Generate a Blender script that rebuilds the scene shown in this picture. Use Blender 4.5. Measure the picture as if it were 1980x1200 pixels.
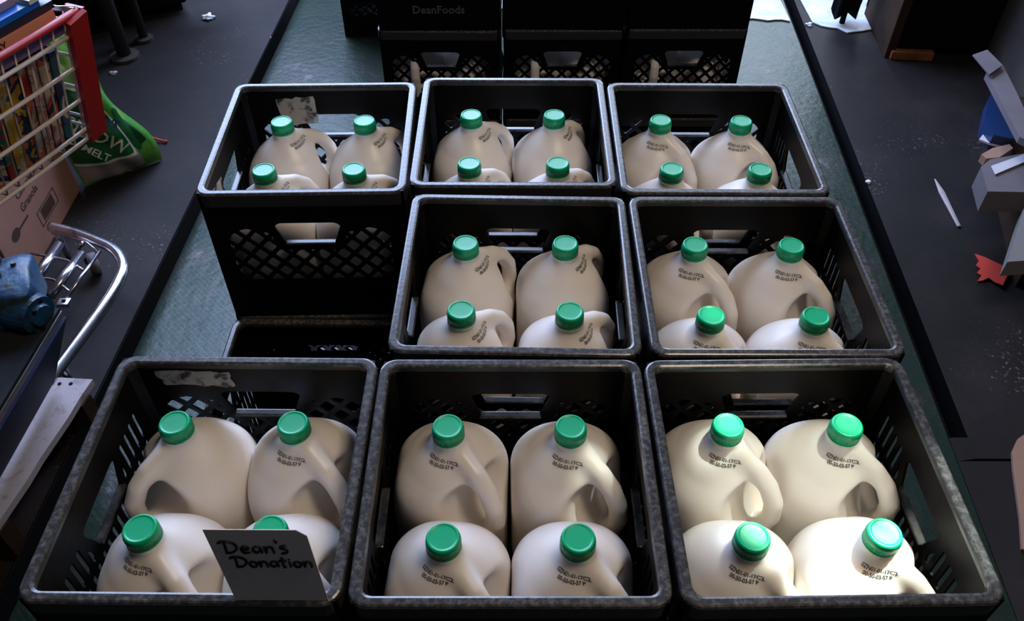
import bpy, bmesh, math, random
import numpy as np
from mathutils import Vector, Matrix
from math import sin, cos, pi, radians as RD

random.seed(7)
for o in list(bpy.data.objects): bpy.data.objects.remove(o)
S = bpy.context.scene
COL = S.collection
FZ = -0.83                      # floor height; the top rims of the filled milk crates lie at z = 0

# ------------------------------------------------------------------ camera, world, lights, exposure
CF, CP, CY, CR = 1631.43, .7943, .0008, .0031
CPOS = Vector((.4998, -.3844, .8138))
_F = Vector((sin(CY)*cos(CP), cos(CY)*cos(CP), -sin(CP)))
_R = Vector((cos(CY), -sin(CY), 0)); _U = _R.cross(_F)
R2 = _R*cos(CR) + _U*sin(CR); U2 = -_R*sin(CR) + _U*cos(CR)
cam = bpy.data.cameras.new('camera'); co = bpy.data.objects.new('camera', cam); COL.objects.link(co)
m = Matrix.Identity(4)
for i in range(3):
    m[i][0] = R2[i]; m[i][1] = U2[i]; m[i][2] = -_F[i]; m[i][3] = CPOS[i]
co.matrix_world = m
cam.sensor_fit = 'HORIZONTAL'; cam.sensor_width = 36; cam.lens = CF/1980*36
cam.clip_start = .02; cam.clip_end = 60
S.camera = co

def at(px, py, z):
    """point of the place at height z seen at a given spot of the photo (only used to read sizes off it)"""
    d = _F + R2*((px-990)/CF) - U2*((py-600)/CF)
    return CPOS + d*((z-CPOS.z)/d.z)

w = bpy.data.worlds.new('world'); S.world = w; w.use_nodes = True
w.node_tree.nodes['Background'].inputs[0].default_value = (.55, .62, .8, 1)
w.node_tree.nodes['Background'].inputs[1].default_value = .05

def area(name, loc, to, sx, sy, power, color):
    l = bpy.data.lights.new(name, 'AREA'); l.shape = 'RECTANGLE'; l.size = sx; l.size_y = sy
    l.energy = power; l.color = color
    o = bpy.data.objects.new(name, l); COL.objects.link(o); o.location = loc
    o.rotation_euler = (Vector(to)-Vector(loc)).to_track_quat('-Z', 'Y').to_euler()
    return o
area('doorway_daylight', (-.75, 3.75, 1.55), (.2, .6, -.3), 2.6, 2.3, 240, (.50, .64, 1.0))
area('outdoor_daylight', (1.3, 4.6, 2.2), (1.3, 3.4, FZ), 2.2, 1.2, 70, (.60, .72, 1.0))
area('outdoor_sky_glow', (2.0, 5.0, .55), (1.4, 2.4, FZ), 1.2, 1.3, 38, (.66, .78, 1.0))
area('ceiling_lamp', (1.25, .15, 2.3), (.6, .35, 0), .55, .55, 20, (1.0, .82, .62))
def spot(name, loc, to, power, deg, blend, color, size):
    l = bpy.data.lights.new(name, 'SPOT'); l.energy = power; l.spot_size = RD(deg); l.spot_blend = blend
    l.color = color; l.shadow_soft_size = size
    o = bpy.data.objects.new(name, l); COL.objects.link(o); o.location = loc
    o.rotation_euler = (Vector(to)-Vector(loc)).to_track_quat('-Z', 'Y').to_euler()
SUN = Vector((1.55, .75, 2.4))
for k, (tx, ty, rad, pw) in enumerate(((.862, .062, .050, 1700), (.785, .105, .034, 800), (.765, .243, .024, 700), (.915, .246, .022, 300), (.925, .085, .028, 900),
                                  (.777, .432, .022, 260), (.845, .185, .150, 200), (.615, .215, .030, 200), (.995, .10, .09, 420))):
    d_ = (SUN-Vector((tx, ty, -.04))).length
    spot('sun_shaft', SUN, (tx, ty, -.04), pw, math.degrees(2*math.atan(rad/d_)), .45 if rad < .1 else .8, (.90, 1.0, .88), .012)
S.view_settings.view_transform = 'Standard'; S.view_settings.look = 'None'
S.view_settings.exposure = 0.2; S.view_settings.gamma = 1; S.view_settings.use_curve_mapping = False

# ------------------------------------------------------------------ materials
MATS = {}
def N(nt, t, **kw):
    n = nt.nodes.new(t)
    for k, v in kw.items():
        if k in n.inputs: n.inputs[k].default_value = v
        else: setattr(n, k, v)
    return n
def mat(name, col, rough=.5, metal=0, col2=None, nscale=20, lo=.4, hi=.7, bump=0, bscale=60, detail=4,
        sss=0, spec=.5, coat=0, distort=0, extra=None):
    if name in MATS: return MATS[name]
    m_ = bpy.data.materials.new(name); m_.use_nodes = True; nt = m_.node_tree
    b = nt.nodes['Principled BSDF']
    b.inputs['Base Color'].default_value = (*col, 1); b.inputs['Roughness'].default_value = rough
    b.inputs['Metallic'].default_value = metal; b.inputs['Specular IOR Level'].default_value = spec
    if coat: b.inputs['Coat Weight'].default_value = coat; b.inputs['Coat Roughness'].default_value = .2
    tc = N(nt, 'ShaderNodeTexCoord')
    if col2 is not None:
        nz = N(nt, 'ShaderNodeTexNoise', Scale=nscale, Detail=detail, Roughness=.65, Distortion=distort)
        nt.links.new(tc.outputs['Object'], nz.inputs['Vector'])
        mr = N(nt, 'ShaderNodeMapRange'); mr.inputs['From Min'].default_value = lo; mr.inputs['From Max'].default_value = hi
        nt.links.new(nz.outputs['Fac'], mr.inputs['Value'])
        mx = N(nt, 'ShaderNodeMix', data_type='RGBA'); mx.inputs[6].default_value = (*col, 1); mx.inputs[7].default_value = (*col2, 1)
        nt.links.new(mr.outputs[0], mx.inputs[0]); nt.links.new(mx.outputs[2], b.inputs['Base Color'])
    if bump:
        nz2 = N(nt, 'ShaderNodeTexNoise', Scale=bscale, Detail=5)
        nt.links.new(tc.outputs['Object'], nz2.inputs['Vector'])
        bp = N(nt, 'ShaderNodeBump', Strength=bump, Distance=.004)
        nt.links.new(nz2.outputs['Fac'], bp.inputs['Height']); nt.links.new(bp.outputs[0], b.inputs['Normal'])
    if sss:
        b.inputs['Subsurface Weight'].default_value = sss
        b.inputs['Subsurface Radius'].default_value = (1, .8, .6); b.inputs['Subsurface Scale'].default_value = .012
    if extra: extra(nt, b, tc)
    MATS[name] = m_; return m_

def rim_extra(nt, b, tc):
    # notches moulded across the rim and pale scuffs rubbed onto it
    sx = N(nt, 'ShaderNodeSeparateXYZ'); nt.links.new(tc.outputs['Object'], sx.inputs[0])
    def mth(op, a, c=None):
        n = N(nt, 'ShaderNodeMath', operation=op)
        if isinstance(a, (int, float)): n.inputs[0].default_value = a
        else: nt.links.new(a, n.inputs[0])
        if c is not None:
            if isinstance(c, (int, float)): n.inputs[1].default_value = c
            else: nt.links.new(c, n.inputs[1])
        return n.outputs[0]
    isx = mth('GREATER_THAN', mth('ABSOLUTE', sx.outputs[0]), .1475)
    fx = mth('FRACT', mth('MULTIPLY', sx.outputs[0], 78)); fy = mth('FRACT', mth('MULTIPLY', sx.outputs[1], 78))
    mixv = N(nt, 'ShaderNodeMix', data_type='FLOAT'); nt.links.new(isx, mixv.inputs[0]); nt.links.new(fx, mixv.inputs[2]); nt.links.new(fy, mixv.inputs[3])
    notch = mth('LESS_THAN', mixv.outputs[0], .16)
    nz = N(nt, 'ShaderNodeTexNoise', Scale=150, Detail=7, Roughness=.62)
    oi = N(nt, 'ShaderNodeObjectInfo'); av = N(nt, 'ShaderNodeVectorMath', operation='ADD')
    nt.links.new(tc.outputs['Object'], av.inputs[0]); nt.links.new(oi.outputs['Random'], av.inputs[1]); nt.links.new(av.outputs[0], nz.inputs['Vector'])
    mr = N(nt, 'ShaderNodeMapRange'); mr.inputs['From Min'].default_value = .45; mr.inputs['From Max'].default_value = .75
    nt.links.new(nz.outputs['Fac'], mr.inputs['Value'])
    mx = N(nt, 'ShaderNodeMix', data_type='RGBA'); mx.inputs[6].default_value = (.034, .033, .033, 1); mx.inputs[7].default_value = (.14, .133, .128, 1)
    worn = mth('MULTIPLY', mr.outputs[0], mth('GREATER_THAN', sx.outputs[2], -.0035))
    nt.links.new(worn, mx.inputs[0]); nt.links.new(mx.outputs[2], b.inputs['Base Color'])
    bp = N(nt, 'ShaderNodeBump', Strength=.4, Distance=.0008, invert=True)
    hh = mth('ADD', notch, mth('MULTIPLY', nz.outputs['Fac'], .6))
    nt.links.new(hh, bp.inputs['Height']); nt.links.new(bp.outputs[0], b.inputs['Normal'])

def plate_extra(nt, b, tc):
    # raised diamond tread on worn green paint
    def wave(rot, sc):
        mp = N(nt, 'ShaderNodeMapping'); mp.inputs['Rotation'].default_value = (0, 0, rot); mp.inputs['Scale'].default_value = (sc, sc, sc)
        nt.links.new(tc.outputs['Object'], mp.inputs['Vector'])
        return mp
    ck = N(nt, 'ShaderNodeTexChecker', Scale=1); mp = wave(pi/4, 42); nt.links.new(mp.outputs[0], ck.inputs['Vector'])
    vor = N(nt, 'ShaderNodeTexBrick'); vor.inputs['Scale'].default_value = 1; vor.inputs['Mortar Size'].default_value = .16
    vor.inputs['Brick Width'].default_value = 1.0; vor.inputs['Row Height'].default_value = .5
    mp2 = wave(pi/4, 40); nt.links.new(mp2.outputs[0], vor.inputs['Vector'])
    bp = N(nt, 'ShaderNodeBump', Strength=1.0, Distance=.006)
    nt.links.new(vor.outputs['Fac'], bp.inputs['Height'])
    nz = N(nt, 'ShaderNodeTexNoise', Scale=45, Detail=6); nt.links.new(tc.outputs['Object'], nz.inputs['Vector'])
    bp2 = N(nt, 'ShaderNodeBump', Strength=.5, Distance=.004); nt.links.new(nz.outputs['Fac'], bp2.inputs['Height'])
    nt.links.new(bp.outputs[0], bp2.inputs['Normal']); nt.links.new(bp2.outputs[0], b.inputs['Normal'])
    nw = N(nt, 'ShaderNodeTexNoise', Scale=5, Detail=8, Roughness=.7); nt.links.new(tc.outputs['Object'], nw.inputs['Vector'])
    cr = N(nt, 'ShaderNodeValToRGB'); e = cr.color_ramp.elements
    e[0].position = .36; e[0].color = (.012, .028, .020, 1); e[1].position = .62; e[1].color = (.038, .040, .033, 1)
    k = cr.color_ramp.elements.new(.5); k.color = (.016, .036, .024, 1)
    k2 = cr.color_ramp.elements.new(.70); k2.color = (.13, .13, .13, 1)
    nt.links.new(nw.outputs['Fac'], cr.inputs[0]); nt.links.new(cr.outputs[0], b.inputs['Base Color'])

def concrete_extra(nt, b, tc):
    nw = N(nt, 'ShaderNodeTexNoise', Scale=3.2, Detail=9, Roughness=.72); nt.links.new(tc.outputs['Object'], nw.inputs['Vector'])
    cr = N(nt, 'ShaderNodeValToRGB'); e = cr.color_ramp.elements
    e[0].position = .3; e[0].color = (.006, .005, .005, 1); e[1].position = .72; e[1].color = (.030, .022, .021, 1)
    k = cr.color_ramp.elements.new(.5); k.color = (.014, .011, .011, 1)
    nt.links.new(nw.outputs['Fac'], cr.inputs[0])
    # trodden-in pale grit
    ng = N(nt, 'ShaderNodeTexNoise', Scale=95, Detail=3); nt.links.new(tc.outputs['Object'], ng.inputs['Vector'])
    nl = N(nt, 'ShaderNodeTexNoise', Scale=2.3, Detail=3); nt.links.new(tc.outputs['Object'], nl.inputs['Vector'])
    ml = N(nt, 'ShaderNodeMath', operation='MULTIPLY'); nt.links.new(ng.outputs['Fac'], ml.inputs[0]); nt.links.new(nl.outputs['Fac'], ml.inputs[1])
    mr = N(nt, 'ShaderNodeMapRange'); mr.inputs['From Min'].default_value = .39; mr.inputs['From Max'].default_value = .47
    nt.links.new(ml.outputs[0], mr.inputs['Value'])
    mx = N(nt, 'ShaderNodeMix', data_type='RGBA'); mx.inputs[7].default_value = (.17, .15, .15, 1)
    nt.links.new(mr.outputs[0], mx.inputs[0]); nt.links.new(cr.outputs[0], mx.inputs[6]); nt.links.new(mx.outputs[2], b.inputs['Base Color'])
    bp = N(nt, 'ShaderNodeBump', Strength=.5, Distance=.006); nt.links.new(nw.outputs['Fac'], bp.inputs['Height'])
    nt.links.new(bp.outputs[0], b.inputs['Normal'])

def print_mat(name, cols, scale=30, seed=0., stretch=(1, 1, 1)):
    """printed packaging: patches of flat ink colours"""
    if name in MATS: return MATS[name]
    m_ = bpy.data.materials.new(name); m_.use_nodes = True; nt = m_.node_tree; b = nt.nodes['Principled BSDF']
    b.inputs['Roughness'].default_value = .45
    tc = N(nt, 'ShaderNodeTexCoord'); mp = N(nt, 'ShaderNodeMapping'); mp.inputs['Location'].default_value = (seed, seed*1.7, seed*.3)
    mp.inputs['Scale'].default_value = stretch
    nt.links.new(tc.outputs['Object'], mp.inputs['Vector'])
    nz = N(nt, 'ShaderNodeTexNoise', Scale=scale, Detail=2, Distortion=1.2); nt.links.new(mp.outputs[0], nz.inputs['Vector'])
    cr = N(nt, 'ShaderNodeValToRGB'); cr.color_ramp.interpolation = 'CONSTANT'
    e = cr.color_ramp.elements; n = len(cols)
    while len(e) < n: e.new(.5)
    for i, c in enumerate(cols):
        e[i].position = 0 if i == 0 else .36 + .28*i/n; e[i].color = (*c, 1)
    nt.links.new(nz.outputs['Fac'], cr.inputs[0]); nt.links.new(cr.outputs[0], b.inputs['Base Color'])
    MATS[name] = m_; return m_

M = dict(
 plastic=mat('black_plastic', (.003, .003, .0033), .42, bump=.12, bscale=90, spec=.13),
 rim=mat('scuffed_black_rim', (.04, .04, .04), .24, extra=rim_extra),
 jug=mat('milky_translucent_plastic', (.85, .79, .735), .36, sss=.55, bump=.05, bscale=40),
 cap=mat('green_cap_plastic', (.0, .40, .17), .34, sss=0),
 grip=mat('worn_lit_black_grip', (.012, .012, .013), .25, col2=(.06, .055, .05), nscale=60),  # scuffs, paler than the walls so the lit ledge is in the colour
 ink=mat('black_print', (.02, .02, .022), .6),
 marker=mat('black_marker', (.006, .006, .008), .5),
 card=mat('white_card', (.78, .68, .60), .7, bump=.05),
 label=mat('torn_paper_label', (.50, .45, .40), .8, col2=(.05, .045, .04), nscale=38, lo=.5, hi=.62),
 plate=mat('green_tread_plate', (.05, .1, .08), .38, extra=plate_extra, metal=.3),
 concrete=mat('dark_concrete', (.05, .05, .055), .62, spec=.28, extra=concrete_extra),
 steel_and_shade=mat('dark_steel_and_slot_shade', (.006, .006, .007), .8, spec=.08),
 wall=mat('grimy_wall', (.08, .068, .062), .85, col2=(.03, .025, .024), nscale=3, bump=.2),
 chrome=mat('dull_chrome', (.62, .60, .66), .24, 1, col2=(.22, .19, .2), nscale=30, lo=.5, hi=.8),
 wire=mat('cream_coated_wire', (.62, .50, .43), .4),
 red=mat('red_cart_plastic', (.42, .012, .012), .4, bump=.05),
 carton=mat('kraft_cardboard', (.36, .175, .125), .8, col2=(.31, .15, .11), nscale=8, bump=.1),
 kprint=mat('brown_carton_print', (.055, .028, .022), .8),
 blue=mat('worn_blue_enamel', (.010, .065, .15), .42, col2=(.02, .03, .035), nscale=26, lo=.5, hi=.62, bump=.6, bscale=40),
 darkblue=mat('dark_blue_panel', (.004, .014, .07), .6, spec=.15, col2=(.01, .012, .03), nscale=9),
 bluedeck=mat('grimy_deck', (.010, .013, .016), .7, spec=.15, col2=(.03, .03, .03), nscale=9),
 edge=mat('bare_metal_edge', (.22, .24, .25), .35, .7),
 wood=mat('weathered_pale_wood', (.42, .38, .40), .8, col2=(.22, .17, .16), nscale=14, lo=.55, hi=.75, bump=.4, bscale=30, distort=2),
 wood_dark=mat('dark_stained_wood', (.045, .021, .012), .8, spec=.2, col2=(.016, .009, .006), nscale=12, bump=.3),
 bag_green=mat('glossy_green_film', (.055, .27, .035), .32, col2=(.17, .36, .05), nscale=9, lo=.42, hi=.6, bump=.5, bscale=22),
 bag_dark=mat('dark_green_print', (.008, .085, .02), .36, bump=.3, bscale=22),
 bag_grey=mat('grey_film', (.30, .27, .25), .4, bump=.3, bscale=22),
 bag_line=mat('pale_print', (.55, .60, .45), .4),
 navy=mat('navy_print', (.01, .014, .05), .4),
 black=mat('sooty_black', (.004, .004, .004), .8, spec=.1),
 grey=mat('grey_steel', (.04, .036, .034), .7, spec=.2),
 snow=mat('trodden_snow', (.80, .83, .88), .7, col2=(.45, .50, .62), nscale=9, bump=.8, bscale=30),
 paper=mat('white_paper', (.62, .60, .66), .7),
 greycard=mat('greyish_board', (.15, .13, .145), .75, col2=(.12, .105, .115), nscale=6),
 bluefilm=mat('blue_film', (.005, .03, .12), .35, bump=.5, bscale=20),
 redpaper=mat('red_paper', (.52, .035, .02), .6),
 tan=mat('tan_paper', (.34, .2, .14), .8, bump=.3),
)

# ------------------------------------------------------------------ helpers
def link(name, me, material=None, parent=None, loc=None, rot=None):
    o = bpy.data.objects.new(name, me); COL.objects.link(o)
    if me is not None and material is not None and not me.materials: me.materials.append(material)
    if parent: o.parent = parent
    if loc is not None: o.location = loc
    if rot is not None: o.rotation_euler = rot
    return o
def tag(o, label=None, cat=None, group=None, kind=None):
    if label: o['label'] = label
    if cat: o['category'] = cat
    if group: o['group'] = group
    if kind: o['kind'] = kind
    return o
def me_from(name, verts, faces, smooth=False):
    me = bpy.data.meshes.new(name); me.from_pydata([tuple(v) for v in verts], [], faces); me.update()
    if smooth: me.polygons.foreach_set('use_smooth', [True]*len(me.polygons))
    return me
def bm_mesh(name, bm, smooth=False):
    bmesh.ops.recalc_face_normals(bm, faces=bm.faces)
    me = bpy.data.meshes.new(name); bm.to_mesh(me); bm.free()
    if smooth: me.polygons.foreach_set('use_smooth', [True]*len(me.polygons))
    return me
def box(bm, c, s, rot=None, bevel=0):
    r = bmesh.ops.create_cube(bm, size=1); vs = r['verts']
    mt = Matrix.Translation(Vector(c))
    if rot is not None: mt = mt @ rot.to_4x4()
    mt = mt @ Matrix.Diagonal((*s, 1))
    bmesh.ops.transform(bm, matrix=mt, verts=vs)
    if bevel:
        es = list({e for v in vs for e in v.link_edges})
        bmesh.ops.bevel(bm, geom=es, offset=bevel, segments=2, affect='EDGES', profile=.6)
def tube(bm, pts, r, seg=10, cap=True):
    pts = [Vector(p) for p in pts]; n = len(pts); rings = []
    rad = r if isinstance(r, (list, tuple)) else [r]*n
    up = None
    for i, p in enumerate(pts):
        t = (pts[min(i+1, n-1)] - pts[max(i-1, 0)]).normalized()
        if up is None:
            up = t.orthogonal().normalized()
        else:
            up = (up - t*up.dot(t)).normalized()
        b = t.cross(up)
        rings.append([bm.verts.new(p + (up*cos(2*pi*k/seg) + b*sin(2*pi*k/seg))*rad[i]) for k in range(seg)])
    for a, c in zip(rings, rings[1:]):
        for k in range(seg): bm.faces.new((a[k], a[(k+1) % seg], c[(k+1) % seg], c[k]))
    if cap: bm.faces.new(rings[0][::-1]); bm.faces.new(rings[-1])
def smooth_path(pts, n=6):
    pts = [Vector(p) for p in pts]; P_ = [pts[0]] + pts + [pts[-1]]; out = []
    for i in range(1, len(P_)-2):
        for k in range(n):
            t = k/n; a, b, c, d = P_[i-1:i+3]
            out.append(.5*((2*b) + (c-a)*t + (2*a-5*b+4*c-d)*t*t + (-a+3*b-3*c+d)*t**3))
    return out + [pts[-1]]
def lathe(bm, prof, seg=40, c=(0, 0, 0), rib=None):
    c = Vector(c); rings = []
    for r, z in prof:
        if r < 1e-6: rings.append([bm.verts.new(c+Vector((0, 0, z)))])
        else: rings.append([bm.verts.new(c+Vector(((r+(rib(k, z) if rib else 0))*cos(2*pi*k/seg), (r+(rib(k, z) if rib else 0))*sin(2*pi*k/seg), z))) for k in range(seg)])
    for a, b in zip(rings, rings[1:]):
        for k in range(seg):
            k2 = (k+1) % seg
            if len(a) == 1: bm.faces.new((a[0], b[k2], b[k]))
            elif len(b) == 1: bm.faces.new((a[k], a[k2], b[0]))
            else: bm.faces.new((a[k], a[k2], b[k2], b[k]))
def prism(name, pts, z0, z1, top=None, side=None):
    bm = bmesh.new(); a = [bm.verts.new((*p[:2], z0)) for p in pts]; b = [bm.verts.new((*p[:2], z1)) for p in pts]; n = len(pts)
    bm.faces.new(a[::-1]); bm.faces.new(b)
    for i in range(n): bm.faces.new((a[i], a[(i+1) % n], b[(i+1) % n], b[i]))
    me = bm_mesh(name, bm)
    if side:
        me.materials.append(top); me.materials.append(side)
        for p in me.polygons: p.material_index = 0 if abs(p.normal.z) > .5 else 1  # slab sides near black: the shade of the slots is painted in
    return me
def slab(bm, pts, th):
    """a board or sheet with the given outline (any polygon in space) and a thickness"""
    pts = [Vector(p) for p in pts]; nrm = (pts[1]-pts[0]).cross(pts[2]-pts[0]).normalized()*th
    a = [bm.verts.new(p) for p in pts]; b = [bm.verts.new(p - nrm) for p in pts]; n = len(pts)
    bm.faces.new(a); bm.faces.new(b[::-1])
    for i in range(n): bm.faces.new((a[i], b[i], b[(i+1) % n], a[(i+1) % n]))
def march(f, u0, u1, v0, v1, h, th, tf):
    """solid sheet of thickness th wherever f(u, v) > 0; tf maps (u, v, w) to space"""
    nu = int(round((u1-u0)/h)); nv = int(round((v1-v0)/h))
    us = np.linspace(u0, u1, nu+1); vs = np.linspace(v0, v1, nv+1)
    V = f(us[:, None], vs[None, :]); V = np.where(np.abs(V) < 1e-9, 1e-9, V)
    vid = {}; pts = []
    def vert(key, u, v):
        if key not in vid: vid[key] = len(pts); pts.append((u, v))
        return vid[key]
    faces = []
    cor = ((0, 0), (1, 0), (1, 1), (0, 1))
    for i in range(nu):
        for j in range(nv):
            c = [V[i+a, j+b] for a, b in cor]
            ins = [x > 0 for x in c]
            if not any(ins): continue
            poly = []
            for k in range(4):
                a, b = cor[k]; a2, b2 = cor[(k+1) % 4]
                if ins[k]: poly.append(vert((i+a, j+b), us[i+a], vs[j+b]))
                if ins[k] != ins[(k+1) % 4]:
                    t = c[k]/(c[k]-c[(k+1) % 4])
                    key = tuple(sorted(((i+a, j+b), (i+a2, j+b2))))
                    poly.append(vert(key, us[i+a]*(1-t)+us[i+a2]*t, vs[j+b]*(1-t)+vs[j+b2]*t))
            if len(poly) >= 3: faces.append(poly)
    n = len(pts); verts = [tf(u, v, 0) for u, v in pts] + [tf(u, v, th) for u, v in pts]
    ec = {}
    for p in faces:
        for a, b in zip(p, p[1:]+p[:1]): ec[(a, b)] = 1
    out = [list(p) for p in faces] + [[x+n for x in reversed(p)] for p in faces]
    for (a, b) in ec:
        if (b, a) not in ec: out.append([b, a, a+n, b+n])
    return verts, out
def join(*parts):
    V, Fc = [], []
    for v, f in parts:
        o = len(V); V += list(v); Fc += [[i+o for i in p] for p in f]
    return V, Fc
def bm_add(bm, vf):
    vs = [bm.verts.new(v) for v in vf[0]]
    for f in vf[1]:
        try: bm.faces.new([vs[i] for i in f])
        except ValueError: pass
def text_mesh(s, size, extrude=.0002, bold=0, shear=0, align='CENTER', space=1):
    c = bpy.data.curves.new('lettering', 'FONT'); c.body = s; c.size = size; c.extrude = extrude; c.offset = bold
    c.shear = shear; c.align_x = align; c.space_character = space; c.resolution_u = 2
    o = bpy.data.objects.new('tmp', c); COL.objects.link(o)
    bpy.context.view_layer.update()
    me = bpy.data.meshes.new_from_object(o.evaluated_get(bpy.context.evaluated_depsgraph_get()))
    bpy.data.objects.remove(o); bpy.data.curves.remove(c)
    return me
def copy_tree(o, parent=None):
    c = o.copy(); COL.objects.link(c)
    if parent: c.parent = parent
    for ch in list(o.children): copy_tree(ch, c)
    return c

# ------------------------------------------------------------------ the setting
def gl(y): return -.52 + .036*y
def gr(y): return 1.50 + .052*y
GW = .046
YF = 2.93
fl = link('floor', prism('floor_left', [(-3.2, -1.2), (gl(-1.2)-GW, -1.2), (gl(7)-GW, 7), (-3.2, 7)], FZ-.12, FZ, M['concrete'], M['steel_and_shade']), M['concrete']); tag(fl, kind='structure')
fr1 = prism('floor_right', [(gr(.75)+GW, .75), (3.4, .75), (3.4, 7), (gr(7)+GW, 7)], FZ-.12, FZ, M['concrete'], M['steel_and_shade'])
tag(link('floor', fr1, M['concrete']), kind='structure')
fr2 = prism('floor_near', [(gr(-1.2), -1.2), (3.4, -1.2), (3.4, .743), (gr(.743), .743)], FZ-.12, FZ, M['concrete'], M['steel_and_shade'])
tag(link('floor', fr2, M['concrete']), kind='structure')
fr3 = prism('floor_step', [(gr(.743), .743), (gr(.75)+GW, .75), (gr(.81)+GW, .81), (gr(.81), .81)], FZ-.12, FZ, M['concrete'], M['steel_and_shade'])
tag(link('floor', fr3, M['concrete']), kind='structure')
pl = prism('plate', [(gl(-1.2), -1.2), (gr(-1.2)-.002, -1.2), (gr(7), 7), (gl(7), 7)], FZ-.12, FZ, M['plate'], M['steel_and_shade'])
tag(link('floor', pl, M['plate']), kind='structure')
tag(link('floor', prism('pit', [(-3.2, -1.2), (3.4, -1.2), (3.4, 7), (-3.2, 7)], FZ-.2, FZ-.121), M['steel_and_shade']), kind='structure')
def lip(g, sgn, y0, y1):   # steel angle along the slot
    bm = bmesh.new(); x0, x1 = g(y0), g(y1)
    slab(bm, [(x0, y0, FZ+.002), (x0+sgn*.008, y0, FZ+.002), (x1+sgn*.008, y1, FZ+.002), (x1, y1, FZ+.002)], .06)
    return bm_mesh('lip', bm)
for n_, (g, s_, y0, y1) in enumerate(((gl, -.35, -1.2, 7), (gr, .35, .81, 7))):
    tag(link('trim_%d' % (n_+1), lip(g, s_, y0, y1), M['steel_and_shade']), kind='structure')
bw = bmesh.new(); box(bw, (2.36, 2.0, .6), (.1, 3.0, 2.9)); tag(link('wall_right', bm_mesh('w', bw), M['wall']), kind='structure')
bw = bmesh.new(); box(bw, (-2.6, 1.1, .6), (.1, 4.8, 2.9)); tag(link('wall_left', bm_mesh('w', bw), M['wall']), kind='structure')
bw = bmesh.new(); box(bw, (-2.3, 3.5, .6), (.5, .12, 2.9)); box(bw, (2.6, 3.5, .6), (.6, .12, 2.9))
tag(link('wall_back', bm_mesh('w', bw), M['wall']), kind='structure')
bw = bmesh.new(); box(bw, (-.1, 1.1, 2.95), (5.2, 5.0, .08)); tag(link('ceiling', bm_mesh('w', bw), M['wall']), kind='structure')

def noise2(u, v, s):
    return (np.sin(u*7.1*s+1.3)+np.sin(v*9.7*s+u*3.3*s)+np.sin((u+v)*17.3*s+.7)*.7+np.sin((u*1.7-v)*31*s)*.5+np.sin(u*57*s+v*43*s)*.35)
def snow_f(u, v):
    return (v - (2.93 + .02*noise2(u, v, 1) - .16*np.exp(-((u-1.9)/.16)**2) - .04*np.exp(-((u-1.55)/.2)**2)))*1.0 + np.where(np.abs(u-(1.523+.052*v)) < .03, -5, 0)*1.0 + np.where(u < 1.2, -.12*(1.2-u)*1.3, 0) + .0*u
sv, sf = march(snow_f, -.9, 2.6, 2.5, 5.6, .03, -.004, lambda u, v, w_: (u, v, FZ+.006+w_))
o = link('snow', me_from('snow', sv, sf), M['snow']); tag(o, 'trodden white snow lying on the ground at the open doorway', 'snow', kind='stuff')

# ------------------------------------------------------------------ milk crates
W2 = .1615; HC = .275
def rrect(u, v, cu, cv, hu, hv, r):
    qx = np.abs(u-cu)-hu+r; qy = np.abs(v-cv)-hv+r
    return np.hypot(np.maximum(qx, 0), np.maximum(qy, 0)) + np.minimum(np.maximum(qx, qy), 0) - r
def handle_sdf(u, v, grow=0):
    tv = (v-.170)/.043
    hu = .040 + .016*np.clip(tv, 0, 1)
    q = rrect(u, v, 0, .1915, .055+grow, .0215+grow, .014+grow)
    return np.maximum(q, (np.abs(u)-hu-grow)*.9)
def wall_lattice(u, v):
    s = np.maximum(-handle_sdf(u, v)*-1, -1e9)           # inside handle < 0
    solid = np.minimum(1, handle_sdf(u, v))
    p = .0345
    a = (u+v*.95)/p; b = (u-v*.95)/p
    da = (np.abs(a-np.floor(a)-.5))*p; db = (np.abs(b-np.floor(b)-.5))*p
    hole = np.minimum(.0124-da, .0124-db)                # > 0 inside a diamond opening
    reg = np.minimum.reduce([.133-np.abs(u)+0*v, v-.088+0*u, .202-.25*np.abs(np.abs(u)-.1)-v, handle_sdf(u, v, .014)])
    hole = np.minimum(hole, reg)
    return np.minimum(solid, -hole)
def wall_slots(u, v):
    solid = np.minimum(1, handle_sdf(u, v))
    p = .0165; a = u/p; da = np.abs(a-np.floor(a)-.5)*p
    row = np.maximum.reduce([np.minimum(v-z0, z1-v) for z0, z1 in ((.035, .085), (.098, .150), (.160, .208))])
    reg = np.minimum.reduce([.13-np.abs(u)+0*v, handle_sdf(u, v, .014)])
    hole = np.minimum.reduce([.0042-da+0*v, row+0*u, reg])
    return np.minimum(solid, -hole)
def bottom_f(u, v):
    p = .030; a = (u+v)/p; b = (u-v)/p
    da = np.abs(a-np.floor(a)-.5)*p; db = np.abs(b-np.floor(b)-.5)*p
    return -np.minimum.reduce([.0105-da, .0105-db, .145-np.abs(u)+0*v, .145-np.abs(v)+0*u])
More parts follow.
